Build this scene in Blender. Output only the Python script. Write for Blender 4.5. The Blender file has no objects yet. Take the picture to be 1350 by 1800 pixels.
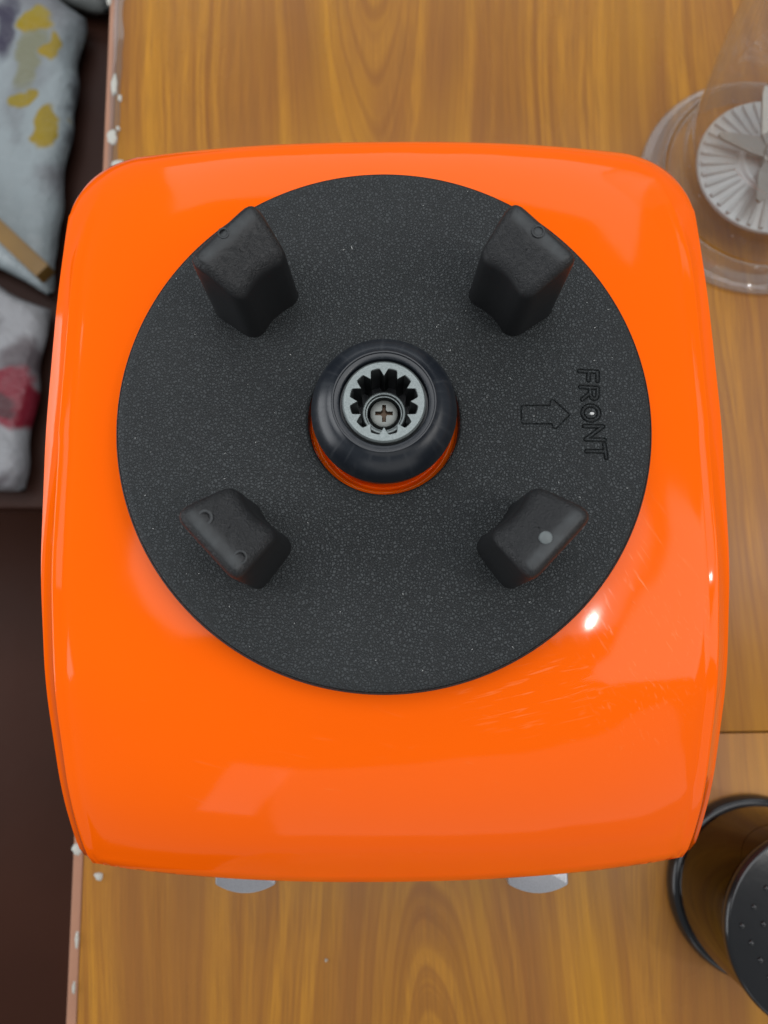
import bpy, bmesh, math, random
import numpy as np
from mathutils import Vector, Matrix
from mathutils import noise as mnoise
random.seed(4)
S = bpy.context.scene
COL = S.collection
ZP = 0.200                      # height of the rubber pad's top above the table

# ------------------------------------------------------------------ camera
cam = bpy.data.cameras.new('camera')
camo = bpy.data.objects.new('camera', cam); COL.objects.link(camo)
camo.location = (-0.0005, -0.064, 0.428)
camo.rotation_euler = (math.radians(8.8), 0, 0)
cam.sensor_fit = 'VERTICAL'; cam.sensor_height = 48.0
cam.lens = 48.0 * 1352 / 1800
cam.clip_start = 0.01; cam.clip_end = 50
cam.dof.use_dof = True; cam.dof.focus_distance = 0.236
cam.dof.aperture_fstop = (cam.lens / 1000) / 0.0022
S.camera = camo

# ------------------------------------------------------------------ light
w = bpy.data.worlds.new('World'); S.world = w; w.use_nodes = True
bgn = w.node_tree.nodes['Background']
bgn.inputs[0].default_value = (0.80, 0.90, 1.0, 1); bgn.inputs[1].default_value = 0.21
S.cycles.transparent_max_bounces = 32
def area(name, loc, target, sx, sy, power, col):
    l = bpy.data.lights.new(name, 'AREA'); l.shape = 'RECTANGLE'; l.size = sx; l.size_y = sy
    l.energy = power; l.color = col
    o = bpy.data.objects.new(name, l); COL.objects.link(o); o.location = loc
    o.rotation_euler = (Vector(target) - Vector(loc)).to_track_quat('-Z', 'Y').to_euler()
    return o
area('ceiling_bulb', (1.02, -0.35, 2.15), (0, 0, 0.1), 0.055, 0.04, 2.6, (1.0, 0.97, 0.92))
area('ceiling_panel', (0.05, 0.40, 2.3), (0.05, 0.35, 0.1), 2.6, 1.7, 31, (0.97, 0.98, 1.0))
area('right_fill', (1.9, -0.40, 1.9), (0, 0, 0.1), 1.6, 1.3, 15, (1.0, 0.97, 0.94))  # soft lamp added on the right for directional light and a glare patch
area('back_fill', (0.25, 3.0, 1.9), (0, 0, 0.1), 4.4, 2.0, 36, (0.94, 0.97, 1.0))  # large lamp added behind so the light falls off towards the front
area('left_fill', (-1.9, 0.0, 0.55), (0, 0, 0.1), 1.8, 1.2, 20, (0.95, 0.97, 1.0))  # low lamp added on the left to lighten the housing's steep side band
area('front_window', (-0.75, -2.3, 1.05), (0, 0, 0.15), 0.40, 1.1, 1.3, (0.98, 0.98, 1.0))
area('front_fill', (0.85, -2.6, 1.0), (0, 0, 0.15), 3.2, 1.9, 10, (1.0, 0.97, 0.93))  # broad low lamp added to brighten the housing's sloping front
S.view_settings.view_transform = 'Standard'; S.view_settings.look = 'None'
S.view_settings.gamma = 1; S.view_settings.exposure = 0.16

# ------------------------------------------------------------------ node helper
class NT:
    def __init__(s, name):
        s.m = bpy.data.materials.new(name); s.m.use_nodes = True
        s.t = s.m.node_tree; s.n = s.t.nodes; s.b = s.n['Principled BSDF']; s.out = s.n['Material Output']
    def link(s, a, b): s.t.links.new(a, b)
    def put(s, sock, v):
        if isinstance(v, bpy.types.NodeSocket): s.link(v, sock)
        else: sock.default_value = v
    def coord(s, kind='Object', scale=(1, 1, 1), rot=(0, 0, 0), loc=(0, 0, 0), vec=None):
        if vec is None: vec = s.n.new('ShaderNodeTexCoord').outputs[kind]
        mp = s.n.new('ShaderNodeMapping'); s.link(vec, mp.inputs[0])
        mp.inputs['Scale'].default_value = scale; mp.inputs['Rotation'].default_value = rot
        mp.inputs['Location'].default_value = loc
        return mp.outputs[0]
    def noise(s, vec, scale, detail=2, rough=.5, dist=0, out=0):
        n = s.n.new('ShaderNodeTexNoise'); s.link(vec, n.inputs['Vector'])
        n.inputs['Scale'].default_value = scale; n.inputs['Detail'].default_value = detail
        n.inputs['Roughness'].default_value = rough; n.inputs['Distortion'].default_value = dist
        return n.outputs[out]
    def voro(s, vec, scale, feature='F1', rnd=1):
        n = s.n.new('ShaderNodeTexVoronoi'); n.feature = feature; s.link(vec, n.inputs['Vector'])
        n.inputs['Scale'].default_value = scale; n.inputs['Randomness'].default_value = rnd
        return n.outputs[0]
    def math(s, op, a, b=None, c=None, clamp=False):
        n = s.n.new('ShaderNodeMath'); n.operation = op; n.use_clamp = clamp
        s.put(n.inputs[0], a)
        if b is not None: s.put(n.inputs[1], b)
        if c is not None: s.put(n.inputs[2], c)
        return n.outputs[0]
    def ramp(s, f, stops, interp='LINEAR'):
        n = s.n.new('ShaderNodeValToRGB'); s.link(f, n.inputs[0]); n.color_ramp.interpolation = interp
        e = n.color_ramp.elements
        while len(e) < len(stops): e.new(.5)
        for k, (p, c) in zip(e, stops):
            k.position = p
            k.color = tuple(c) + (1,) if isinstance(c, (tuple, list)) else (c, c, c, 1)
        return n.outputs[0]
    def mix(s, f, a, b, mode='MIX'):
        n = s.n.new('ShaderNodeMix'); n.data_type = 'RGBA'; n.blend_type = mode
        s.put(n.inputs[0], f)
        for i, v in ((6, a), (7, b)):
            if isinstance(v, tuple) and len(v) == 3: v = v + (1,)
            s.put(n.inputs[i], v)
        return n.outputs[2]
    def sep(s, v):
        n = s.n.new('ShaderNodeSeparateXYZ'); s.link(v, n.inputs[0]); return n.outputs
    def comb(s, x, y, z=0.0):
        n = s.n.new('ShaderNodeCombineXYZ')
        for i, v in enumerate((x, y, z)): s.put(n.inputs[i], v)
        return n.outputs[0]
    def bump(s, h, strength, dist, prev=None):
        n = s.n.new('ShaderNodeBump'); n.inputs['Strength'].default_value = strength
        n.inputs['Distance'].default_value = dist; s.link(h, n.inputs['Height'])
        if prev is not None: s.link(prev, n.inputs['Normal'])
        s.link(n.outputs[0], s.b.inputs['Normal']); return n.outputs[0]
    def set(s, **k):
        for a, v in k.items():
            nm = {'color': 'Base Color', 'rough': 'Roughness', 'metal': 'Metallic', 'spec': 'Specular IOR Level',
                  'coat': 'Coat Weight', 'coatr': 'Coat Roughness', 'trans': 'Transmission Weight', 'ior': 'IOR', 'sss': 'Subsurface Weight'}[a]
            if isinstance(v, tuple) and len(v) == 3: v = v + (1,)
            s.put(s.b.inputs[nm], v)
        return s

# ------------------------------------------------------------------ materials
def mat_orange():
    s = NT('glossy_orange_plastic')
    o = s.coord()
    # worn patches of fine scratches, where the photograph shows them
    def blob(cx, cy, rx, ry):
        x, y, z = s.sep(o)
        a = s.math('DIVIDE', s.math('SUBTRACT', x, cx), rx); b = s.math('DIVIDE', s.math('SUBTRACT', y, cy), ry)
        d = s.math('ADD', s.math('MULTIPLY', a, a), s.math('MULTIPLY', b, b))
        return s.math('SUBTRACT', 1.0, d, clamp=True)
    def scratches(rot, sc, th):
        v = s.coord(vec=s.coord(rot=(0, 0, rot)), scale=(sc, sc * .07, sc))
        wob = s.noise(o, 60, 2)
        n = s.noise(v, 1, 2, .6, .6)
        return s.math('MULTIPLY', s.math('SUBTRACT', n, th, clamp=True), s.math('MULTIPLY', 14, s.noise(o, 90, 3)), clamp=True)
    m1 = s.math('MULTIPLY', scratches(math.radians(-32), 900, .60), blob(.080, -.062, .026, .050))
    m2 = s.math('MULTIPLY', scratches(math.radians(77), 1000, .58), blob(.046, -.084, .030, .014))
    m3 = s.math('MULTIPLY', scratches(math.radians(-75), 600, .66), blob(.0, -.10, .11, .055))
    m = s.math('ADD', s.math('ADD', m1, m2), s.math('MULTIPLY', m3, .5), clamp=True)
    s.set(color=s.mix(s.math('MULTIPLY', m, .17), (.97, .122, .0), (1.0, .44, .18)),
          rough=s.math('ADD', s.math('ADD', .055, s.math('MULTIPLY', m, .25)), s.math('MULTIPLY', s.noise(o, 22, 3), .05)), spec=.20)
    s.bump(s.noise(o, 16, 2, .5), .22, .004)
    return s.m
def leather(s, o, scale, strength, dist):
    v = s.noise(o, scale, 3, .55, 1.2)
    r = s.math('ABSOLUTE', s.math('SUBTRACT', v, .5))
    r = s.math('MINIMUM', s.math('MULTIPLY', r, 6), 1.0)
    return r
def mat_pad():
    s = NT('grained_black_rubber'); o = s.coord()
    wv = s.n.new('ShaderNodeVectorMath'); wv.operation = 'MULTIPLY_ADD'
    s.link(s.noise(o, 900, 2, .6, 0, 1), wv.inputs[0]); wv.inputs[1].default_value = (.0015, .0015, .0015); s.link(o, wv.inputs[2])
    r = s.math('MULTIPLY', s.voro(wv.outputs[0], 1060, 'DISTANCE_TO_EDGE'), 4.2, clamp=True)
    big = s.noise(o, 28, 3)
    c = s.mix(r, (.0075, .0086, .009), (.0255, .030, .0315))
    c = s.mix(s.math('MULTIPLY', s.math('SUBTRACT', big, .45, clamp=True), 1.6, clamp=True), c, s.mix(r, (.010, .0115, .012), (.034, .0405, .042)))
    s.set(color=c, rough=s.math('SUBTRACT', .68, s.math('MULTIPLY', r, .12)), spec=.45)
    s.bump(r, .9, .00022)
    return s.m
def mat_post():
    s = NT('matte_black_rubber'); o = s.coord('Object')
    x, y, z = s.sep(o)
    r = leather(s, o, 620, 1, 1)
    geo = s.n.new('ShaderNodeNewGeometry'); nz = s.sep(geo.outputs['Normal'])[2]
    slope = s.ramp(nz, [(.45, 0.), (.6, 1.), (.86, 1.), (.94, .12)])   # the sloping guide face alone is grained
    top_tint = s.math('MULTIPLY', s.ramp(nz, [(.93, 0.), (.985, 1.)]), s.ramp(s.noise(o, 240, 4, .6), [(.35, .35), (.65, 1.)]))  # paler mottled tint on the upward-facing tops
    s.set(color=s.mix(top_tint, (.0095, .0098, .0105), (.030, .034, .0355)), rough=s.math('ADD', .42, s.math('MULTIPLY', s.noise(o, 90, 3), .16)), spec=.4)
    s.bump(s.math('MULTIPLY', s.mix(slope, (0., 0., 0.), r), 1.0), .5, .0003)
    return s.m
def mat_plain(name, col, rough=.5, metal=0., bump=None, spec=.5, var=.15, vs=60):
    s = NT(name); o = s.coord()
    n = s.noise(o, vs, 3)
    dark = tuple(c * (1 - var) for c in col); lite = tuple(min(1, c * (1 + var)) for c in col)
    s.set(color=s.mix(n, dark, lite), rough=rough, metal=metal, spec=spec)
    if bump: s.bump(s.noise(o, bump[0], 3, .6), bump[1], bump[2])
    return s.m
def mat_socket():
    s = NT('satin_black_plastic'); o = s.coord()
    x, y, z = s.sep(o)
    ang = s.math('ARCTAN2', y, x)
    streak = s.noise(s.comb(s.math('MULTIPLY', ang, 9), s.math('MULTIPLY', z, 60), 0.), 1, 3, .6)
    m = s.ramp(streak, [(.52, 0.), (.72, 1.)])
    s.set(color=s.mix(s.math('MULTIPLY', m, .5), (.010, .0125, .017), (.030, .033, .038)), rough=s.math('ADD', .30, s.math('MULTIPLY', m, .16)), spec=.5)
    return s.m
def mat_metal():
    s = NT('sintered_grey_metal'); o = s.coord()
    n = s.noise(o, 2600, 2, .7)
    s.set(color=s.mix(n, (.10, .118, .118), (.27, .30, .295)), rough=.42, metal=.75)
    s.bump(n, .35, .0002)
    return s.m
def mat_wood():
    s = NT('varnished_wood_laminate'); o = s.coord()
    x, y, z = s.sep(o)
    warp = s.math('MULTIPLY', s.math('SUBTRACT', s.noise(s.comb(s.math('MULTIPLY', x, 15), s.math('MULTIPLY', y, 3.0)), 1, 2, .5), .5), .030)
    X = s.math('ADD', x, warp)
    def cath(x0, y0, k):
        a = s.math('SUBTRACT', X, x0); b = s.math('DIVIDE', s.math('SUBTRACT', y, y0), k)
        return s.math('SQRT', s.math('ADD', s.math('MULTIPLY', a, a), s.math('MULTIPLY', b, b)))
    r1 = cath(.166, .46, 8.); r2 = cath(.190, -.36, 6.)
    r = s.math('SMOOTH_MIN', r1, r2, .012)
    rings = s.noise(s.comb(s.math('MULTIPLY', r, 190), s.math('MULTIPLY', y, 2.5), 0.), 1, 5, .68)
    broad = s.noise(s.comb(s.math('MULTIPLY', r, 34), s.math('MULTIPLY', y, 1.4), 3.), 1, 2, .5)
    fine = s.noise(s.comb(s.math('MULTIPLY', X, 1500), s.math('MULTIPLY', y, 26), 0.), 1, 3, .6)
    c = s.ramp(rings, [(.26, (.19, .070, .018)), (.42, (.31, .128, .022)), (.52, (.40, .176, .024)), (.64, (.46, .208, .026)), (.78, (.38, .172, .028))])
    c = s.mix(s.ramp(broad, [(.40, .75), (.62, 0.)]), c, (.25, .100, .026))
    c = s.mix(s.ramp(fine, [(.38, .55), (.56, 0.)]), c, (.22, .095, .024))
    yel = s.noise(s.comb(s.math('MULTIPLY', x, 20), s.math('MULTIPLY', y, 3), 9.), 1, 2)
    c = s.mix(s.ramp(yel, [(.5, 0.), (.7, .35)]), c, (.54, .26, .012))
    near = s.ramp(r, [(.02, 1.), (.085, 0.)])
    fig = s.math('SINE', s.math('ADD', s.math('MULTIPLY', r, 1250), s.math('MULTIPLY', s.noise(s.comb(s.math('MULTIPLY', r, 60), s.math('MULTIPLY', y, 7), 1.), 1, 3), 9)))
    c = s.mix(s.math('MULTIPLY', s.ramp(fig, [(.30, 0.), (1., .42)]), near), c, (.20, .075, .020))
    smear = s.noise(s.coord(scale=(1, .5, 1)), 11, 4, .6)
    s.set(color=c, rough=s.math('ADD', .20, s.math('MULTIPLY', smear, .16)), spec=.24)
    s.bump(s.noise(o, 30, 2), .10, .002)
    return s.m
def mat_clear(name, tint, haze, hazecol, scratch=False, rough=.04):
    s = NT(name); o = s.coord()
    s.n.remove(s.b)
    tr = s.n.new('ShaderNodeBsdfTransparent'); tr.inputs[0].default_value = tint + (1,)
    gl = s.n.new('ShaderNodeBsdfGlossy'); gl.inputs['Roughness'].default_value = rough
    gl.inputs[0].default_value = (.9, .9, .9, 1)
    df = s.n.new('ShaderNodeBsdfDiffuse'); df.inputs[0].default_value = hazecol + (1,)
    lw = s.n.new('ShaderNodeLayerWeight'); lw.inputs[0].default_value = .5
    frv = s.math('ADD', .045, s.math('MULTIPLY', s.math('POWER', lw.outputs['Facing'], 3.0), .85))
    h = s.math('MULTIPLY', s.math('ADD', .6, s.math('MULTIPLY', s.noise(o, 25, 3), .8)), haze)
    if scratch:
        a = s.noise(s.coord(vec=s.coord(rot=(0, 0, .6)), scale=(420, 16, 420)), 1, 1)
        b = s.noise(s.coord(vec=s.coord(rot=(0, 0, -.7)), scale=(420, 16, 420)), 1, 1)
        k = s.math('MULTIPLY', s.math('SUBTRACT', s.math('MAXIMUM', a, b), .70, clamp=True), 6, clamp=True)
        h = s.math('ADD', h, s.math('MULTIPLY', k, .5), clamp=True)
    m1 = s.n.new('ShaderNodeMixShader'); s.link(h, m1.inputs[0]); s.link(tr.outputs[0], m1.inputs[1]); s.link(df.outputs[0], m1.inputs[2])
    m2 = s.n.new('ShaderNodeMixShader'); s.link(frv, m2.inputs[0]); s.link(m1.outputs[0], m2.inputs[1]); s.link(gl.outputs[0], m2.inputs[2])
    s.link(m2.outputs[0], s.out.inputs[0])
    return s.m
def mat_sack(kind):
    s = NT('printed_plastic_sack_' + kind); o = s.coord()
    n1 = s.noise(o, 9, 3, .5, .6); n2 = s.noise(s.coord(loc=(3, 1, 0)), 7, 3, .5, .9)
    x, y, z = s.sep(o)
    wx = s.math('SUBTRACT', s.noise(o, 30, 2), .5); wy = s.math('SUBTRACT', s.noise(s.coord(loc=(5, 2, 1)), 24, 2), .5)
    def patch(cx, cy, rx, ry, rot=0, soft=.3):
        q = s.coord(vec=s.comb(s.math('ADD', x, s.math('MULTIPLY_ADD', wx, .035, -cx)), s.math('ADD', y, s.math('MULTIPLY_ADD', wy, .05, -cy)), 0.), rot=(0, 0, rot))
        a, b, _ = s.sep(q)
        a = s.math('DIVIDE', a, rx); b = s.math('DIVIDE', b, ry)
        return s.ramp(s.math('ADD', s.math('MULTIPLY', a, a), s.math('MULTIPLY', b, b)), [(max(.0, .9 - soft), 1.), (.98, 0.)])
    if kind == 'yellow':
        c = s.mix(s.ramp(n2, [(.46, 0.), (.62, .8)]), (.29, .33, .34), (.15, .145, .155))
        c = s.mix(s.math('MULTIPLY', patch(-.325, .485, .014, .075, 0, .6), .8), c, (.055, .058, .066))
        c = s.mix(patch(-.402, .570, .016, .040, 0, .5), c, (.05, .045, .07))
        c = s.mix(patch(-.376, .535, .014, .045, .2, .5), c, (.20, .20, .13))
        for a in ((-.369, .580, .019, .022, .2), (-.357, .545, .007, .020, .1), (-.320, .565, .010, .026, -.1), (-.354, .456, .013, .028, .25), (-.378, .486, .007, .022, .5)):
            c = s.mix(patch(*a), c, s.mix(n1, (.36, .21, .004), (.22, .20, .015)))
    else:
        c = s.mix(s.ramp(n2, [(.5, 0.), (.6, 1.)]), (.30, .30, .31), (.10, .085, .09))
        c = s.mix(s.math('MULTIPLY', patch(-.365, .205, .027, .027, .7, .6), .8), c, (.075, .05, .055))
        c = s.mix(patch(-.371, .163, .036, .032), c, (.20, .014, .028))
        c = s.mix(patch(-.378, .154, .013, .011), c, (.07, .01, .015))
    s.set(color=c, rough=.35, spec=.4); s.bump(s.noise(o, 22, 4, .6), .6, .012)
    return s.m
M = dict(
    orange=mat_orange(), pad=mat_pad(), post=mat_post(), socket=mat_socket(), metal=mat_metal(), wood=mat_wood(),
    screw=mat_plain('zinc_screw_metal', (.21, .22, .205), .45, .6, (900, .2, .0001)),
    brass=mat_plain('dirty_screw_recess', (.12, .075, .045), .6, .3),
    gap_shade=mat_plain('shaded_gap_metal', (.03, .033, .034), .35, .5),  # shade of the deep tooth gaps put into the metal's colour
    black=mat_plain('glossy_black_plastic', (.012, .012, .0125), .16, 0, (60, .1, .001)),
    darkpl=mat_plain('dark_textured_plastic', (.02, .02, .022), .45, 0, (700, .3, .0003)),
    silver=mat_plain('silver_painted_plastic', (.40, .41, .43), .38, .7, (2200, .4, .0002), var=.2, vs=1800),
    edge=mat_plain('pinkish_edge_veneer', (.36, .18, .11), .4, 0, (120, .3, .001), var=.2, vs=25),
    chip=mat_plain('white_glue_residue', (.46, .46, .41), .6, 0, (300, .6, .001)),
    nub=mat_plain('pale_worn_rubber', (.11, .125, .125), .55, 0, (700, .5, .0003), var=.35, vs=600),
    floor=mat_plain('dark_brown_floor', (.050, .016, .008), .40, 0, (6, .15, .01), spec=.16, var=.25, vs=5),
    benchwood=mat_plain('dark_brown_stained_wood', (.040, .014, .008), .45, 0, (40, .2, .002), spec=.2, var=.25, vs=12),
    stick=mat_plain('golden_wood_batten', (.20, .11, .025), .45, 0, (50, .3, .002), var=.3, vs=20),
    red=mat_plain('red_printed_plastic', (.22, .014, .025), .35, 0, (20, .5, .01), var=.3, vs=25),
    greysheet=mat_plain('grey_plastic_sheet', (.20, .21, .20), .4, 0, (20, .5, .01), var=.2, vs=9),
    ywsack=mat_sack('yellow'), rdsack=mat_sack('plain'),
    tape=mat_clear('clear_tape', (.85, .85, .85), .12, (.45, .45, .43)),
    clear=mat_clear('clear_polycarbonate', (.90, .90, .89), .10, (.60, .60, .60)),
    clearscr=mat_clear('scratched_clear_polycarbonate', (.88, .88, .87), .12, (.60, .60, .60), True),
    smoke=mat_clear('smoked_brown_plastic', (.32, .18, .08), .05, (.06, .025, .008)),
    frost=mat_plain('pale_metal_disc', (.42, .46, .47), .38, .3, None, var=.1, vs=80),
    blade=mat_plain('brushed_blade_steel', (.27, .29, .28), .30, .8, (200, .2, .001)),
    dust=mat_plain('white_lint', (.6, .6, .58), .8),
)

# ------------------------------------------------------------------ mesh helpers
def link(name, me, mats, parent=None, smooth=True, sharp=None):
    o = bpy.data.objects.new(name, me); COL.objects.link(o)
    for m in (mats if isinstance(mats, (list, tuple)) else [mats]): me.materials.append(m)
    if smooth:
        me.polygons.foreach_set('use_smooth', [True] * len(me.polygons))
        if sharp: me.set_sharp_from_angle(angle=math.radians(sharp))
    if parent: o.parent = parent
    return o
def pyd(name, v, f, mats, parent=None, smooth=True, sharp=None, fixn=True):
    me = bpy.data.meshes.new(name); me.from_pydata([tuple(map(float, p)) for p in v], [], [tuple(map(int, q)) for q in f])
    if fixn:
        bm = bmesh.new(); bm.from_mesh(me); bmesh.ops.recalc_face_normals(bm, faces=bm.faces); bm.to_mesh(me); bm.free()
    me.update()
    return link(name, me, mats, parent, smooth, sharp)
def fillet_profile(pts, r, n=4):
    """round the inner corners of an open (r,z) profile"""
    out = [pts[0]]
    for i in range(1, len(pts) - 1):
        p0, p1, p2 = (np.array(pts[k], float) for k in (i - 1, i, i + 1))
        a = p0 - p1; b = p2 - p1; la = np.linalg.norm(a); lb = np.linalg.norm(b)
        rr = min(r, la * .45, lb * .45); A = p1 + a / la * rr; B = p1 + b / lb * rr
        for k in range(n + 1):
            t = k / n; out.append(tuple((1 - t) ** 2 * A + 2 * t * (1 - t) * p1 + t * t * B))
    out.append(pts[-1]); return out
def lathe(name, prof, mats, parent=None, n=96, loc=(0, 0, 0), sharp=40, closed=False):
    v = []; f = []
    for k in range(n):
        a = 2 * math.pi * k / n
        for r, z in prof: v.append((r * math.cos(a) + loc[0], r * math.sin(a) + loc[1], z + loc[2]))
    m = len(prof)
    for k in range(n):
        k2 = (k + 1) % n
        for j in range(m if closed else m - 1):
            j2 = (j + 1) % m
            f.append((k * m + j, k2 * m + j, k2 * m + j2, k * m + j2))
    me = bpy.data.meshes.new(name); me.from_pydata(v, [], f)
    bm = bmesh.new(); bm.from_mesh(me); bmesh.ops.remove_doubles(bm, verts=bm.verts, dist=1e-7)
    bmesh.ops.recalc_face_normals(bm, faces=bm.faces); bm.to_mesh(me); bm.free()
    return link(name, me, mats, parent, True, sharp)
def box(name, a, b, mat, parent=None, bev=0.0, segs=2):
    bm = bmesh.new(); bmesh.ops.create_cube(bm, size=1)
    for q in bm.verts: q.co = Vector([(a[i] + b[i]) / 2 + q.co[i] * (b[i] - a[i]) for i in range(3)])
    if bev: bmesh.ops.bevel(bm, geom=list(bm.edges), offset=bev, segments=segs, affect='EDGES', profile=.6)
    me = bpy.data.meshes.new(name); bm.to_mesh(me); bm.free()
    return link(name, me, mat, parent, bool(bev), 20)
def prism(name, poly, z0, z1, mat, parent=None, bev=0.0):
    bm = bmesh.new(); vs = [bm.verts.new((x, y, z1)) for x, y in poly]; f = bm.faces.new(vs)
    g = bmesh.ops.extrude_face_region(bm, geom=[f])
    for q in g['geom']:
        if isinstance(q, bmesh.types.BMVert): q.co.z = z0
    bmesh.ops.recalc_face_normals(bm, faces=bm.faces)
    if bev:
        es = [e for e in bm.edges if abs(e.verts[0].co.z - e.verts[1].co.z) < 1e-6]
        bmesh.ops.bevel(bm, geom=es, offset=bev, segments=2, affect='EDGES', profile=.5)
    me = bpy.data.meshes.new(name); bm.to_mesh(me); bm.free()
    return link(name, me, mat, parent, bool(bev), 40)
def empty(name, label, cat, loc=(0, 0, 0), rz=0, group=None):
    o = bpy.data.objects.new(name, None); COL.objects.link(o); o.location = loc; o.rotation_euler = (0, 0, rz)
    o['label'] = label; o['category'] = cat; o.empty_display_size = .05
    if group: o['group'] = group
    return o

# ------------------------------------------------------------------ setting: floor
fl = box('floor', (-3, -3, -.80), (3, 3, -.75), M['floor']); fl['kind'] = 'structure'

# ------------------------------------------------------------------ table
table = empty('table', 'varnished wood-grain laminate table with a chipped pinkish edge under the orange blender base', 'table', (-0.16716, 0, 0), math.radians(.93))
SEAM = -.1238
box('tabletop', (0.0055, SEAM + .0004, -.026), (1.35, 1.1, 0), M['wood'], table, .0006)
tb2 = box('tabletop', (0.0055, -.75, -.026), (1.35, SEAM - .0004, 0), M['wood'], table, .0006)
box('core_board', (0.006, -.745, -.040), (1.34, 1.09, -.0265), M['darkpl'], table)
box('edge_band', (0.0, -.75, -.040), (0.0052, 1.1, .0003), M['edge'], table, .0012, 3)
# strip of clear tape over the joint with lumpy edges
v = []; f = []
N = 160
for i in range(N + 1):
    y = .10 + .9 * i / N
    a = .0030 + .0010 * mnoise.noise(Vector((y * 40, 0, 0))); b = .0092 + .0016 * mnoise.noise(Vector((y * 55, 5, 0)))
    for x, z in ((a, .0006), ((a + b) / 2, .0011 + .0004 * mnoise.noise(Vector((y * 90, 2, 0)))), (b, .0005)): v.append((x, y, z))
for i in range(N):
    for j in range(2): f.append((i * 3 + j, i * 3 + j + 1, i * 3 + j + 4, i * 3 + j + 3))
pyd('clear_tape', v, f, M['tape'], table)
def lump(name, x, y, rx, ry, h, mat, parent, seed=0, z=0.0, n=22):
    """irregular flattened crumb"""
    v = [(x, y, z + h)]; f = []
    for k, s in enumerate((.45, .8, 1.0)):
        for i in range(n):
            a = 2 * math.pi * i / n; q = 1 + .42 * mnoise.noise(Vector((math.cos(a) * 1.7 + seed, math.sin(a) * 1.7, seed * 3.1)))
            zz = z + h * (1, .75, .0)[k] * (1 + .4 * mnoise.noise(Vector((i * .9, k * 3., seed)))) - (.0002 if k == 2 else 0)
            v.append((x + rx * s * q * math.cos(a), y + ry * s * q * math.sin(a), zz))
    for i in range(n):
        i2 = (i + 1) % n; f.append((0, 1 + i, 1 + i2))
        for k in range(2): f.append((1 + k * n + i, 1 + (k + 1) * n + i, 1 + (k + 1) * n + i2, 1 + k * n + i2))
    return pyd(name, v, f, mat, parent)
for i, (x, y, rx, ry) in enumerate([(.0052, .2682, .0022, .0070), (.0088, .259, .0014, .0022), (.0050, .2330, .0034, .0052), (.0085, .2385, .0013, .0017),
                                    (.0092, .2150, .0042, .0030), (-.0003, .3263, .0018, .003), (.0020, -.1777, .0024, .0030), (.0140, -.1913, .0022, .0022),
                                    (.0040, -.222, .0010, .004), (.133, -.2340, .0007, .0007), (.0035, -.245, .0010, .003)]):
    lump('glue_residue', x, y, rx, ry, .0011, M['chip'], table, i * 1.7, .0004)
for x, y in ((.06, -.69), (1.28, -.69), (.06, 1.03), (1.28, 1.03)):
    box('leg', (x - .03, y - .03, -.75), (x + .03, y + .03, -.0405), M['darkpl'], table, .003)

# ------------------------------------------------------------------ blender base
base = empty('blender_base', 'glossy orange blender motor base with round black rubber pad and central drive socket', 'blender', (-.0005, 0, 0), 0)
HOUSE = math.radians(.55)
W = .112
ys = [-.150, -.1420, -.1185, -.0805, -.044, .003, .050, .0865, .1025, .1190]
zs = [.1235, .1330, .1510, .1690, .1774, .1795, .1768, .1715, .1662, .1600]
zc_y = [-.155, -.149, -.142, -.128, -.110, -.092, -.080, -.03, .03, .080, .095, .105, .113, .120]
zc_z = [.1380, .1465, .1555, .1690, .1800, .1865, .1890, .1908, .1908, .1898, .1875, .1835, .1765, .1675]
def smooth_interp(x, xp, fp):
    # Catmull-like: average of shifted linear interpolations
    d = .006; return sum(np.interp(x + k * d, xp, fp) for k in (-1.5, -1, -.5, 0, .5, 1, 1.5)) / 7
def outline():
    P = []
    def yb(x): return .1141 - .0036 * (abs(x) / .1) ** 2.0
    def yf(x): return -.1505 + .0060 * (abs(x) / W) ** 2
    # right side front to back
    for y in np.linspace(-.1445, .084, 70): P.append((W + .0004 * math.cos(y * 8), y))
    # right back corner arc (quadratic blend)
    def corner(sx):
        A = np.array((W, .084)); Cn = np.array((W - .0014, .1060)); B = np.array((.090, yb(.090)))
        pts = []
        for t in np.linspace(0, 1, 26)[1:]:
            q = (1 - t) ** 2 * A + 2 * t * (1 - t) * Cn + t * t * B; pts.append((sx * q[0], q[1]))
        return pts
    P += corner(1)
    for x in np.linspace(.090, -.090, 50)[1:-1]: P.append((x, yb(x)))
    P += corner(-1)[::-1]
    for y in np.linspace(.084, -.1445, 70): P.append((-W - .0004 * math.cos(y * 8), y))
    nf = 110
    for t in np.linspace(-1, 1, nf + 2)[1:-1]:
        x = W * math.sin(t * math.pi / 2); P.append((x, yf(x)))
    return np.array(P), nf
OUT, NF = outline(); NO = len(OUT)
nofront = OUT[:NO - NF]
def seg_dist(p, poly):
    a = poly[:-1]; b = poly[1:]; ab = b - a; t = np.clip(((p - a) * ab).sum(1) / (ab ** 2).sum(1), 0, 1)
    return np.sqrt((((a + ab * t[:, None]) - p) ** 2).sum(1)).min()
def sm(t): t = min(max(t, 0), 1); return t * t * (3 - 2 * t)
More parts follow.
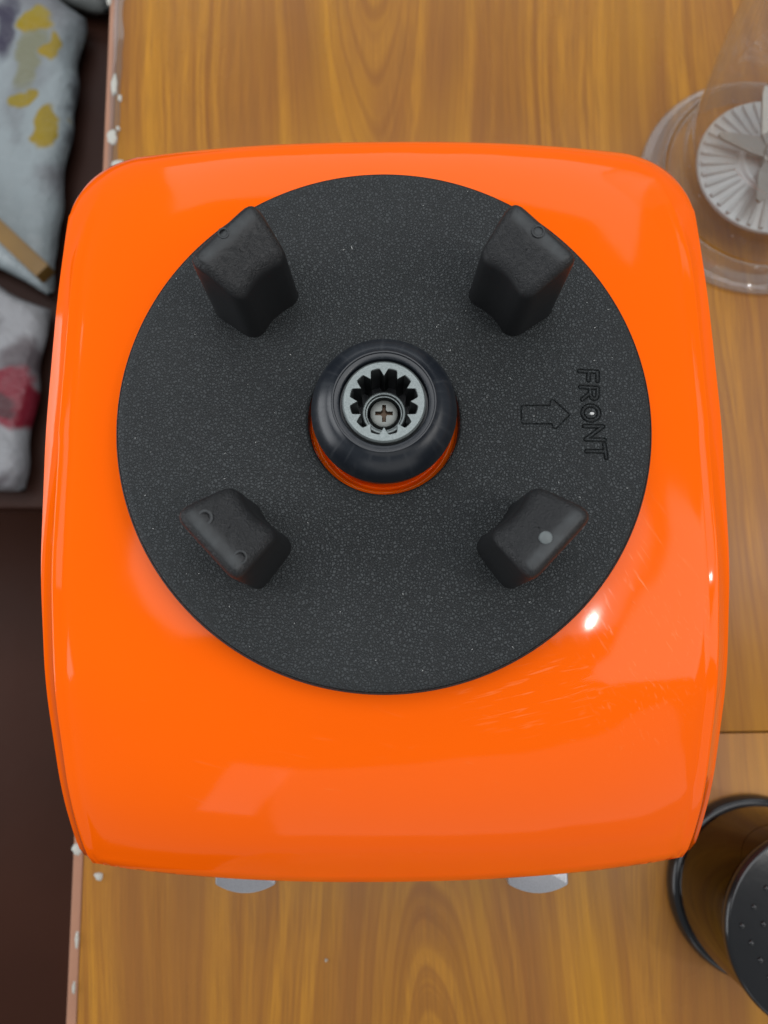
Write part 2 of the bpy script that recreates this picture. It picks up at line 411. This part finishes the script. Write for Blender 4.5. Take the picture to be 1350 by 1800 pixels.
def shell_z(x, y):
    zr = float(smooth_interp(y, ys, zs)); zc = float(smooth_interp(y, zc_y, zc_z))
    u = min(abs(x) / W, 1)
    d = max(W - abs(x), 0) if y < 0 else seg_dist(np.array((x, y)), nofront)
    ridge = min(zr + .0030 + .0038 * sm((.02 - y) / .09), zc)
    top = ridge + (zc - ridge) * (1 - u ** 2.6)
    # side band: steep outside the ridge line, the ridge softens into a rounded back edge
    back = sm((y - .060) / .035)
    dl = .0062 + back * .006
    k = min(d / dl, 1.0)
    g = k * (1 - back) + math.sqrt(max(0, 1 - (1 - k) ** 2)) * back
    z = zr + (top - zr) * g
    # a shallow hollow just inside the ridge
    z -= .0004 * math.exp(-((d - dl - .004) / .0022) ** 2) * (1 - back)
    # front lip rounding
    fd = y - (-.1505 + .0060 * (abs(x) / W) ** 2)
    if fd < .004: z -= .0022 * (1 - fd / .004) ** 2
    return z
rings = [0, .012, .028, .044, .0535, .0550, .0562, .059, .064, .072, .082, .0835, .086, .090, .096, .102, .105, .12, .14, .165, .19, .22, .26, .30, .34, .38, .43, .48, .53, .58, .64, .70, .76, .80]
CEN = np.array((0, -.0))
v = []; f = []
for s in rings:
    for p in OUT:
        wy = sm((p[1] + .06) / .06); sy = s * wy + (0 if s <= .082 else (s - .082) / .718 * .80) * (1 - wy)
        q = np.array((p[0] * (1 - s), p[1] * (1 - sy)))
        if s <= .082 and p[1] < -.1444: q[1] = -.1505 + .0060 * (abs(q[0]) / W) ** 2
        # inner rings blend to a circle around the drive
        rr = np.linalg.norm(q - CEN)
        bl = sm((s - .35) / .45); rad = .0225 + (.80 - s) * .10
        q = CEN + (q - CEN) * ((1 - bl) + bl * rad / max(rr, 1e-6))
        z = shell_z(q[0], q[1])
        v.append((q[0], q[1], z))
nr = len(rings)
for k in range(nr - 1):
    for i in range(NO):
        i2 = (i + 1) % NO; f.append((k * NO + i, k * NO + i2, (k + 1) * NO + i2, (k + 1) * NO + i))
# side skirt: rolled lip then wall going down and inwards, closed on the underside
base_idx = len(v)
low = [(.9992, -.0005), (.9982, -.0018), (.985, -.020), (.965, None), (.90, .014)]
prev = [i for i in range(NO)]
for s, dz in low:
    cur = []
    for i, p in enumerate(OUT):
        z0 = v[i][2]
        z = z0 + dz if (dz is not None and dz < 0) else (.05 if dz is None else dz)
        q = CEN + (p - CEN) * s
        if p[1] < -.10: q[1] = max(q[1], -.1475 * s + (0 if dz is not None and dz > -.01 else .004))
        cur.append(len(v)); v.append((q[0], q[1], z))
    for i in range(NO): f.append((prev[i], cur[i], cur[(i + 1) % NO], prev[(i + 1) % NO]))
    prev = cur
cen = len(v); v.append((0, 0, .014))
for i in range(NO): f.append((prev[i], cen, prev[(i + 1) % NO]))
h = pyd('housing', v, f, M['orange'], base, True, 50); h.rotation_euler = (0, 0, HOUSE)

# raised boss of the housing inside the pad's hole
lathe('drive_collar', fillet_profile([(.0229, .1850), (.0228, .1928), (.0212, .1934), (.0204, .1915), (.0196, .1915), (.0190, .1938), (.0170, .1938), (.0168, .184)], .0006, 3), M['orange'], base)
# front control panel and the two silver levers
panel = box('control_panel', (-.092, -.1478, .020), (.092, -.1430, .108), M['darkpl'], base, .002)
def lever(cx):
    pts = [(cx - .0117, -.1465), (cx - .0117, -.1608)]
    for t in np.linspace(-1, 1, 21): pts.append((cx + .0112 * t, -.1614 - .0030 * (1 - t * t)))
    pts += [(cx + .0117, -.1608), (cx + .0117, -.1465)]
    o = prism('switch_lever', pts[::-1], .104, .1115, M['silver'], base, .0007); return o
lever(-.0538).rotation_euler = (0, 0, 0)
lever(.0598)
for x, y in ((-.08, -.11), (.08, -.11), (-.08, .09), (.08, .09)):
    lathe('foot', fillet_profile([(0, 0.0002), (.012, 0.0002), (.011, .016), (0, .016)], .001, 2), M['darkpl'], base, 24, (x, y, 0))

# ------------------------------------------------------------------ rubber pad
pad = None
R = .0825; RH = .0232
X0, X1, Y0, Y1 = .0408, .0700, -.0155, .0185
from mathutils.geometry import delaunay_2d_cdt
NA = 256
co = []; ed = []
def loop(pts):
    b = len(co); co.extend([Vector(p) for p in pts]); n = len(pts); ed.extend([(b + i, b + (i + 1) % n) for i in range(n)])
RT = R - .0032
loop([(RT * math.cos(2 * math.pi * i / NA), RT * math.sin(2 * math.pi * i / NA)) for i in range(NA)])
RHT = RH + .0010
loop([(RHT * math.cos(2 * math.pi * i / 96), RHT * math.sin(2 * math.pi * i / 96)) for i in range(96)])
loop([(X0, Y0), (X1, Y0), (X1, Y1), (X0, Y1)])
vo, eo, fo, *_ = delaunay_2d_cdt(co, ed, [], 0, 1e-7)
v = [(p[0], p[1], ZP) for p in vo]; f = []
for t in fo:
    c = sum((Vector(vo[i]) for i in t), Vector((0, 0))) / len(t)
    if c.length > RT or c.length < RHT * .9995 or (X0 < c.x < X1 and Y0 < c.y < Y1): continue
    f.append(tuple(t))
# rims
def addlathe(prof, n):
    b = len(v); m = len(prof)
    for k in range(n):
        a = 2 * math.pi * k / n
        for r, z in prof: v.append((r * math.cos(a), r * math.sin(a), z))
    for k in range(n):
        k2 = (k + 1) % n
        for j in range(m - 1): f.append((b + k * m + j, b + k2 * m + j, b + k2 * m + j + 1, b + k * m + j + 1))
arc = [(RT + .0032 * math.sin(t), ZP - .0026 * (1 - math.cos(t))) for t in np.linspace(0, math.pi / 2, 8)]
addlathe(arc + [(R, ZP - .0062), (R - .0006, ZP - .0070), (RH + .002, ZP - .0070)], NA)
arc = [(RHT - .0010 * math.sin(t), ZP - .0010 * (1 - math.cos(t))) for t in np.linspace(0, math.pi / 2, 6)]
addlathe(arc + [(RH, ZP - .0068)], 96)
# engraved patch: arrow and FRONT
def Z2W(zx, zy):        # sheet coordinates of the drawing -> pad plane
    return (.0321 + zx * 4.165e-5 - .0, .0246 - zy * 4.165e-5)
letters = [
    [(676, 222), (812, 228)], [(812, 228), (809, 298)], [(747, 226), (742, 293)],
    [(680, 345), (808, 352)], [(808, 352), (805, 405)], [(805, 405), (798, 428)], [(798, 428), (780, 437)], [(780, 437), (762, 428)], [(762, 428), (752, 405)], [(752, 405), (751, 350)], [(752, 390), (690, 440)],
    [(697, 643), (835, 645)], [(835, 645), (704, 742)], [(704, 742), (842, 747)],
    [(706, 831), (845, 833)], [(838, 778), (848, 880)]]
for k in range(28):
    a, b = 2 * math.pi * k / 28, 2 * math.pi * (k + 1) / 28
    letters.append([(749 + 61 * math.cos(a), 543 + 56 * math.sin(a)), (749 + 61 * math.cos(b), 543 + 56 * math.sin(b))])
arrow = [(238, 498), (246, 488), (300, 486), (452, 485), (456, 450), (464, 441), (478, 442), (592, 552), (592, 560), (496, 656), (485, 662), (468, 656), (463, 640), (461, 624), (250, 625), (237, 614)]
arrow = [[arrow[i], arrow[(i + 1) % len(arrow)]] for i in range(len(arrow))]
st = .000125
gx = np.linspace(X0, X1, int((X1 - X0) / st) + 1); gy = np.linspace(Y0, Y1, int((Y1 - Y0) / st) + 1)
GX, GY = np.meshgrid(gx, gy, indexing='ij')
def sdist(segs):
    D = np.full(GX.shape, 1.0)
    for a, b in segs:
        a = np.array(Z2W(*a)); b = np.array(Z2W(*b)); ab = b - a
        t = np.clip(((GX - a[0]) * ab[0] + (GY - a[1]) * ab[1]) / (ab @ ab), 0, 1)
        D = np.minimum(D, np.hypot(GX - a[0] - ab[0] * t, GY - a[1] - ab[1] * t))
    return D
dl = sdist(letters); da = sdist(arrow)
Hh = -.00075 * np.exp(-((dl - .00052) / .00017) ** 2) - .00065 * np.exp(-(da / .00018) ** 2) + .00018 * np.clip(1 - dl / .0005, 0, 1)
Hh[0, :] = Hh[-1, :] = 0; Hh[:, 0] = Hh[:, -1] = 0
b = len(v); nx, ny = GX.shape
v += list(zip(GX.ravel().tolist(), GY.ravel().tolist(), (ZP + Hh).ravel().tolist()))
for i in range(nx - 1):
    for j in range(ny - 1):
        f.append((b + i * ny + j, b + (i + 1) * ny + j, b + (i + 1) * ny + j + 1, b + i * ny + j + 1))
pad = pyd('rubber_pad', v, f, M['pad'], base, True, 50, fixn=False)
for p in pad.data.polygons:
    pass
bm = bmesh.new(); bm.from_mesh(pad.data)
flip = [q for q in bm.faces if (q.normal.z < -.05 and q.calc_center_median().z > ZP - .0008)]
bmesh.ops.reverse_faces(bm, faces=flip); bm.to_mesh(pad.data); bm.free()
pad['label'] = 'round black grained rubber pad marked FRONT with an arrow'

# posts
def make_post(name, ang, extra=None):
    ri, ro = .0458, .0642; hi, ho = .0104, .0138
    quad = [(ri, -hi), (ro, -ho), (ro, ho), (ri, hi)]
    # rounded footprint
    P = []
    for i in range(4):
        p0 = np.array(quad[i - 1]); p1 = np.array(quad[i]); p2 = np.array(quad[(i + 1) % 4])
        a = (p0 - p1); a /= np.linalg.norm(a); c = (p2 - p1); c /= np.linalg.norm(c); rr = (.0042, .0058, .0058, .0042)[i]
        A = p1 + a * rr; B = p1 + c * rr
        for t in np.linspace(0, 1, 7): P.append((1 - t) ** 2 * A + 2 * t * (1 - t) * p1 + t * t * B)
        nxt = quad[(i + 1) % 4]
        D = np.array(nxt) - (np.array(nxt) - p1) / np.linalg.norm(np.array(nxt) - p1) * (.0042, .0058, .0058, .0042)[(i + 1) % 4]
        for t in (.2, .4, .6, .8): P.append(B + (D - B) * t + (np.array((.0011 * math.sin(t * math.pi), 0)) if i == 3 else 0))
    P = np.array(P); cen = P.mean(0); n = len(P)
    tg = np.roll(P, -1, 0) - np.roll(P, 1, 0); tg /= np.linalg.norm(tg, axis=1)[:, None]
    NI = np.stack([-tg[:, 1], tg[:, 0]], 1)           # inward normals (the footprint runs counter-clockwise)
    if ((cen - P) * NI).sum() < 0: NI = -NI
    H1, H2 = .0270, .0338
    def zt(r):
        pts_r = [.040, .0468, .0578, .0604, .068]; pts_z = [H1 - .001, H1 + .0003, H2 - .0004, H2, H2 - .0004]
        return sum(np.interp(r + k * .0011, pts_r, pts_z) for k in (-1, -.5, 0, .5, 1)) / 5
    v = []; f = []
    def ring(s, zf, off=0):
        base_i = len(v)
        for q, ni in zip(P, NI):
            q1 = q + ni * min(s, .0036)
            d = q1 - cen; L = np.linalg.norm(d); w_ = cen + d * (1 - max(s - .0036, 0) * 1.15 / max(L, 1e-5))
            v.append((w_[0], w_[1], zf(w_[0])))
        return base_i
    ids = [ring(0, lambda r: -.0008), ring(0.0003, lambda r: .0008)]
    ids.append(ring(.0009, lambda r: zt(r) - .0042))
    fr = .0028
    for t in np.linspace(0, math.pi / 2, 8):
        ids.append(ring(.0010 + fr * (1 - math.cos(t)), lambda r, t=t: zt(r) - fr * (1 - math.sin(t))))
    for s in (.0045, .0058, .0070, .0080):
        ids.append(ring(s, zt))
    for a_, b_ in zip(ids[:-1], ids[1:]):
        for i in range(n): i2 = (i + 1) % n; f.append((a_ + i, a_ + i2, b_ + i2, b_ + i))
    # centre strip: fan
    c0 = len(v); v.append((cen[0], cen[1], zt(cen[0])))
    for i in range(n): f.append((ids[-1] + i, ids[-1] + (i + 1) % n, c0))
    nb = len(f)
    def disc(x, y, r, h, ringonly):
        """small raised disc or ring on the top"""
        k = 24; bi = len(v)
        prof = [(r, -.0006), (r, h * .6), (r * .86, h), (r * .70, h)] if ringonly else [(r, -.0006), (r, h * .7), (r * .88, h), (.0, h)]
        if ringonly: prof += [(r * .62, h * .3), (r * .62, -.0006)]
        for i in range(k):
            a = 2 * math.pi * i / k
            for rr, zz in prof: v.append((x + rr * math.cos(a), y + rr * math.sin(a), zt(x) + zz))
        m = len(prof)
        for i in range(k):
            i2 = (i + 1) % k
            for j in range(m - 1): f.append((bi + i * m + j, bi + i2 * m + j, bi + i2 * m + j + 1, bi + i * m + j + 1))
    ca, sa = math.cos(ang), math.sin(ang)
    marks = []
    for (wx, wy, r, h_, ro_) in (extra or []):
        lx, ly = wx * ca + wy * sa, -wx * sa + wy * ca
        st_ = len(f); disc(lx, ly, r, h_, ro_); marks.append((st_, len(f), ro_))
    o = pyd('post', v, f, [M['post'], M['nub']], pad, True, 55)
    for a_, b_, ro_ in marks:
        if not ro_:
            for p in o.data.polygons:
                if a_ <= p.index < b_: p.material_index = 1
    o.location = (0, 0, ZP); o.rotation_euler = (0, 0, ang)
    return o
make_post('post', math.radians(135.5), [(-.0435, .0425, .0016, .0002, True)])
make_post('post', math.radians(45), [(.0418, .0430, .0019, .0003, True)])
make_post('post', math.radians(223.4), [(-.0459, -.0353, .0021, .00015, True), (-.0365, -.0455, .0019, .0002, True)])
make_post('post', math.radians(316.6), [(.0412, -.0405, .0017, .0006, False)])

# ------------------------------------------------------------------ drive socket
sp = [(.0000, ZP - .0135), (.0150, ZP - .0135), (.0190, ZP - .0040), (.0206, ZP + .0020), (.0213, ZP + .0065), (.02145, ZP + .0092), (.0211, ZP + .0118), (.0201, ZP + .0142), (.0183, ZP + .0165), (.0163, ZP + .0178),
      (.0150, ZP + .01835), (.01475, ZP + .0189), (.0144, ZP + .0189), (.0142, ZP + .0184), (.0131, ZP + .0183), (.0127, ZP + .0180), (.0126, ZP + .0150), (.0100, ZP + .0148), (.0100, ZP - .0060), (.0, ZP - .0060)]
sock = lathe('drive_socket', sp, M['socket'], base, 128, sharp=60)
# splined insert
def insert():
    NT_ = 12; per = 16; n = NT_ * per
    ro, rr, rt = .0119, .0096, .0073
    v = []; f = []
    prof_in = []
    for i in range(n):
        a = 2 * math.pi * (i / n); u = ((i % per) / per - .5) * 2   # -1..1, tooth at 0
        t = abs(u)
        if t > .52: r = rr
        else: r = rt + (rr - rt) * (t / .52)
        if t < .1: r = rt + .0001
        prof_in.append((a + math.pi / 2 - math.pi / NT_, r))
    zt, zb = ZP + .0186, ZP + .0005
    def ringv(fn):
        b = len(v)
        for a, r in prof_in:
            q, z = fn(r); v.append((q * math.cos(a), q * math.sin(a), z))
        return b
    L = [ringv(lambda r: (ro, zb)), ringv(lambda r: (ro, zt - .0005)), ringv(lambda r: (ro - .0005, zt)), ringv(lambda r: (rr + .0005, zt)), ringv(lambda r: (r + .0002, zt)),
         ringv(lambda r: (r, zt - .0003)), ringv(lambda r: (r, zb)), ringv(lambda r: (ro, zb))]
    for a, b in zip(L[:-1], L[1:]):
        for i in range(n): f.append((a + i, a + (i + 1) % n, b + (i + 1) % n, b + i))
    o = pyd('splined_insert', v, f, [M['metal'], M['gap_shade']], sock, True, 30)
    for p in o.data.polygons:
        if p.center.z < zt - .002 and math.hypot(p.center.x, p.center.y) < .0112: p.material_index = 1  # lower gap walls take the painted shade colour
    return o
insert()
lathe('socket_floor', fillet_profile([(.0105, ZP + .0012), (.0070, ZP + .0012)], .0005), M['socket'], sock, 64)
lathe('spindle_sleeve', fillet_profile([(.0068, ZP), (.0067, ZP + .0066), (.0064, ZP + .0070), (.0056, ZP + .0070), (.0054, ZP + .0060), (.0050, ZP + .0060), (.0049, ZP + .001)], .0003, 2), M['metal'], sock, 64)
def screw():
    # pan head with a cross recess
    n = 96; v = []; f = []
    zt = ZP + .0064; Rr = .0041
    def cross(x, y):  # distance inside cross
        a = min(max(abs(x) - .00265, abs(y) - .00056), max(abs(y) - .00265, abs(x) - .00056)); 
        b = math.hypot(x, y) - .00110
        return min(a, b)
    g = np.linspace(-Rr, Rr, 85); idx = {}
    for i, x in enumerate(g):
        for j, y in enumerate(g):
            r = math.hypot(x, y)
            if r <= Rr:
                z = zt - .0004 * (r / Rr) ** 4
                c = cross(x, y)
                if c < 0: z -= min(.0018, -c * 9 + .0003) if c < -.00003 else .0
                idx[(i, j)] = len(v); v.append((x, y, z))
    for i in range(84):
        for j in range(84):
            q = [(i, j), (i + 1, j), (i + 1, j + 1), (i, j + 1)]
            if all(k in idx for k in q): f.append(tuple(idx[k] for k in q))
    b = len(v)
    prof = [(Rr - .0002, zt - .0003), (Rr, zt - .0007), (Rr, zt - .004)]
    for k in range(64):
        a = 2 * math.pi * k / 64
        for r, z in prof: v.append((r * math.cos(a), r * math.sin(a), z))
    for k in range(64):
        for j in range(2): f.append((b + k * 3 + j, b + ((k + 1) % 64) * 3 + j, b + ((k + 1) % 64) * 3 + j + 1, b + k * 3 + j + 1))
    o = pyd('screw', v, f, [M['screw'], M['brass']], sock, True, 35, fixn=False)
    for p in o.data.polygons:
        if p.center.z < zt - .0006 and math.hypot(p.center.x, p.center.y) < Rr * .8: p.material_index = 1
screw()

# lint on the pad: countless specks
v = []; f = []
def speck(x, y, z, l, a, wd=.00012):
    b = len(v); dx, dy = math.cos(a), math.sin(a)
    for s, t in ((-l, 0), (0, wd), (l, 0), (0, -wd)): v.append((x + dx * s - dy * t, y + dy * s + dx * t, z + .00012))
    v.append((x, y, z + .0003))
    for i in range(4): f.append((b + i, b + (i + 1) % 4, b + 4))
for k in range(85):
    r = math.sqrt(random.uniform(.03 ** 2, .080 ** 2)); a = random.uniform(0, 2 * math.pi)
    if math.cos(4 * (a - math.pi / 4)) > .35 and .044 < r < .069: continue
    speck(r * math.cos(a), r * math.sin(a), ZP, random.uniform(.00012, .00035), random.uniform(0, 3.1))
speck(-.0102, .0560, ZP, .0009, math.radians(105)); speck(-.0128, .0553, ZP, .0005, .5); speck(.0205, .022, ZP, .0004, 1)
dust = pyd('lint_specks', v, f, M['dust'], pad, False); dust['kind'] = 'stuff'
fx, fy = Z2W(757, 548)
lump('paint_fleck', fx, fy, .0009, .0005, .00025, M['dust'], pad, 3.3, ZP, 10)

# ------------------------------------------------------------------ dimpled canister (lower right)
can = empty('canister', 'smoked brown canister with a black studded lid, near a front corner of the orange base', 'canister', (.1925, -.195, 0), 0)
lathe('base_ring', fillet_profile([(.0410, .0005), (.0455, .0005), (.0460, .005), (.0448, .0095), (.0422, .0105), (.0408, .009), (.0410, .0005)], .0012, 3), M['black'], can, 96)
lathe('wall', fillet_profile([(.0425, .0090), (.0420, .060), (.0405, .060), (.0408, .0090)], .0008, 2), M['smoke'], can, 96, closed=True)
lathe('bottom', [(0, .0015), (.0402, .0015), (.0402, .0035), (0, .0035)], M['smoke'], can, 96)
lid = lathe('lid', fillet_profile([(0, .0600), (.0405, .0600), (.0428, .0615), (.0432, .0655), (.0420, .0672), (0, .0672)], .0014, 4), M['black'], can, 128)
def nub_mesh():
    bm = bmesh.new(); bmesh.ops.create_uvsphere(bm, u_segments=12, v_segments=6, radius=.00135)
    for q in bm.verts: q.co.z *= .8
    me = bpy.data.meshes.new('stud'); bm.to_mesh(me); bm.free(); me.materials.append(M['black'])
    me.polygons.foreach_set('use_smooth', [True] * len(me.polygons)); return me
nm = nub_mesh(); A_ = np.array((.00935, .0007)); B_ = np.array((.0035, -.0070)); off = np.array((-.0395, .0105))
cnt = 0
for i in range(-12, 14):
    for j in range(-10, 14):
        p = off + A_ * i + B_ * j
        if np.hypot(*p) < .0375:
            o = bpy.data.objects.new('stud', nm); COL.objects.link(o); o.parent = lid; o.location = (p[0], p[1], .0673); cnt += 1

# ------------------------------------------------------------------ clear jar (upper right)
jar = empty('blender_jar', 'clear scratched plastic blender jar with pale ribbed blade disc behind the orange base', 'blender jar', (.2205, .1995, 0), math.radians(8))
lathe('base_flange', fillet_profile([(.0560, .0006), (.0680, .0006), (.0690, .0030), (.0675, .0052), (.0640, .0060), (.0600, .0100), (.0585, .0160), (.0570, .0160), (.0560, .0006)], .0010, 3), M['clear'], jar, 128)
jarwall = lathe('jar_wall', fillet_profile([(.0560, .0165), (.0525, .030), (.0530, .045), (.0590, .090), (.0720, .230), (.0755, .232), (.0755, .236), (.0720, .236)], .0015, 3), M['clearscr'], jar, 128)
disc = lathe('blade_disc', fillet_profile([(0, .0190), (.0400, .0190), (.0415, .0205), (.0410, .0225), (.0180, .0245), (.0160, .0265), (0, .0265)], .0008, 3), M['frost'], jar, 96)
# radial ribs on the disc
def rib_me():
    bm = bmesh.new(); bmesh.ops.create_cube(bm, size=1)
    for q in bm.verts: q.co = Vector((.0300 + q.co.x * .0195, q.co.y * (.0011 if q.co.x < 0 else .0024), .0238 + q.co.z * .0022 - (.0004 if q.co.x > 0 else 0)))
    bmesh.ops.bevel(bm, geom=list(bm.edges), offset=.0003, segments=1, affect='EDGES')
    me = bpy.data.meshes.new('rib'); bm.to_mesh(me); bm.free(); me.materials.append(M['frost']); return me
rm = rib_me()
for k in range(36):
    o = bpy.data.objects.new('rib', rm); COL.objects.link(o); o.parent = disc; o.rotation_euler = (0, 0, 2 * math.pi * k / 36)
def blade_me(sign):
    L = .034; pts = [(.0035, -.0045), (.014, -.0062), (L, -.0018), (L + .001, .0006), (L - .002, .0024), (.014, .0050), (.0035, .0045)]
    v = []; f = []
    for z in (0, .0018):
        for x, y in pts: v.append((x, y, .0315 + z + sign * max(0, x - .012) * .55))
    n = len(pts); f.append(tuple(range(n))[::-1]); f.append(tuple(range(n, 2 * n)))
    for i in range(n): f.append((i, (i + 1) % n, n + (i + 1) % n, n + i))
    return v, f
hubb = lathe('blade_hub', fillet_profile([(0, .027), (.0085, .027), (.0085, .034), (.0050, .0365), (0, .0365)], .001, 3), M['blade'], jar, 32)
for k, (a, sg) in enumerate(((-125, .4), (55, .4), (148, -.12), (-32, -.12), (100, 1.), (-80, 1.))):
    v, f = blade_me(sg); b_ = pyd('blade', v, f, M['blade'], hubb, False); b_.rotation_euler = (0, 0, math.radians(a))

# ------------------------------------------------------------------ things below the table's left edge
def sack(name, poly, ztop, thick, mat, label, seed, group=None, nx=46, ny=60, wr=.012):
    """a soft filled bag: quad outline (4 corners, ccw) blown up, edges rounded, surface wrinkled"""
    A, B, C_, D = [np.array(p, float) for p in poly]
    v = []; f = []
    def P(u, t): return (A * (1 - u) + B * u) * (1 - t) + (D * (1 - u) + C_ * u) * t
    for side in (1, -1):
        for i in range(nx + 1):
            for j in range(ny + 1):
                u, t = i / nx, j / ny; p = P(u, t)
                e = (1 - abs(2 * u - 1) ** 6) * (1 - abs(2 * t - 1) ** 10); e = max(e, 0) ** .5
                wv = wr * mnoise.fractal(Vector((p[0] * 9 + seed, p[1] * 6, seed)), 1, 2, 4) + wr * .5 * abs(mnoise.noise(Vector((p[0] * 22 + p[1] * 10, p[1] * 8, seed + 4))))
                ew = .007 * mnoise.noise(Vector((p[0] * 25, p[1] * 25, seed + 9)))
                z = ztop - thick / 2 + side * (thick / 2) * e + (wv * e if side > 0 else 0)
                v.append((p[0] + ew, p[1] + ew * .5, z))
    M1 = (nx + 1) * (ny + 1)
    for i in range(nx):
        for j in range(ny):
            a = i * (ny + 1) + j; f.append((a, a + ny + 1, a + ny + 2, a + 1))
            a += M1; f.append((a, a + 1, a + ny + 2, a + ny + 1))
    me = bpy.data.meshes.new(name); me.from_pydata(v, [], f)
    bm = bmesh.new(); bm.from_mesh(me); bmesh.ops.remove_doubles(bm, verts=bm.verts, dist=1e-5); bmesh.ops.recalc_face_normals(bm, faces=bm.faces); bm.to_mesh(me); bm.free()
    o = link(name, me, mat); o['label'] = label; o['category'] = 'sack'
    return o
sack('plastic_sack', [(-.62, .42), (-.344, .276), (-.3255, .600), (-.62, .86)], -.300, .045, M['ywsack'],
     'crumpled pale grey plastic sack with yellow print, lying below the table edge', 2.3, wr=.006)
sack('plastic_sack', [(-.62, .085), (-.357, .073), (-.3455, .262), (-.62, .395)], -.300, .045, M['rdsack'],
     'grey plastic sack with a red printed patch, in front of the yellow-printed one', 7.1)

st_ = box('wooden_batten', (-.10, -.0085, -.009), (.130, .0085, .009), M['stick'], None, .002)
st_.location = (-.428, .372, -.285); st_.rotation_euler = (0, 0, math.atan2(-.092, .098))
st_['label'] = 'golden wooden batten lying diagonally between the two plastic sacks'; st_['category'] = 'batten'
o = sack('plastic_sheet', [(-.50, .650), (-.300, .606), (-.298, .800), (-.50, .82)], -.300, .045, M['greysheet'],
     'plain grey plastic sheet at the far end of the yellow-printed sack', 4.4, nx=20, ny=24, wr=.006)
o['category'] = 'plastic sheet'

for q in bpy.data.objects:
    if q.name.startswith('plastic_sack'): q['group'] = 'plastic sacks piled on the low bench'
bench = empty('bench', 'dark brown low bench under the plastic sacks, left of the table', 'bench', (-.62, .56, -.75))
box('seat', (-.40, -.50, .375), (.36, .60, .4035), M['benchwood'], bench, .003)
for x, y in ((-.34, -.44), (.30, -.44), (-.34, .54), (.30, .54)):
    box('leg', (x - .025, y - .025, 0), (x + .025, y + .025, .3745), M['benchwood'], bench, .002)
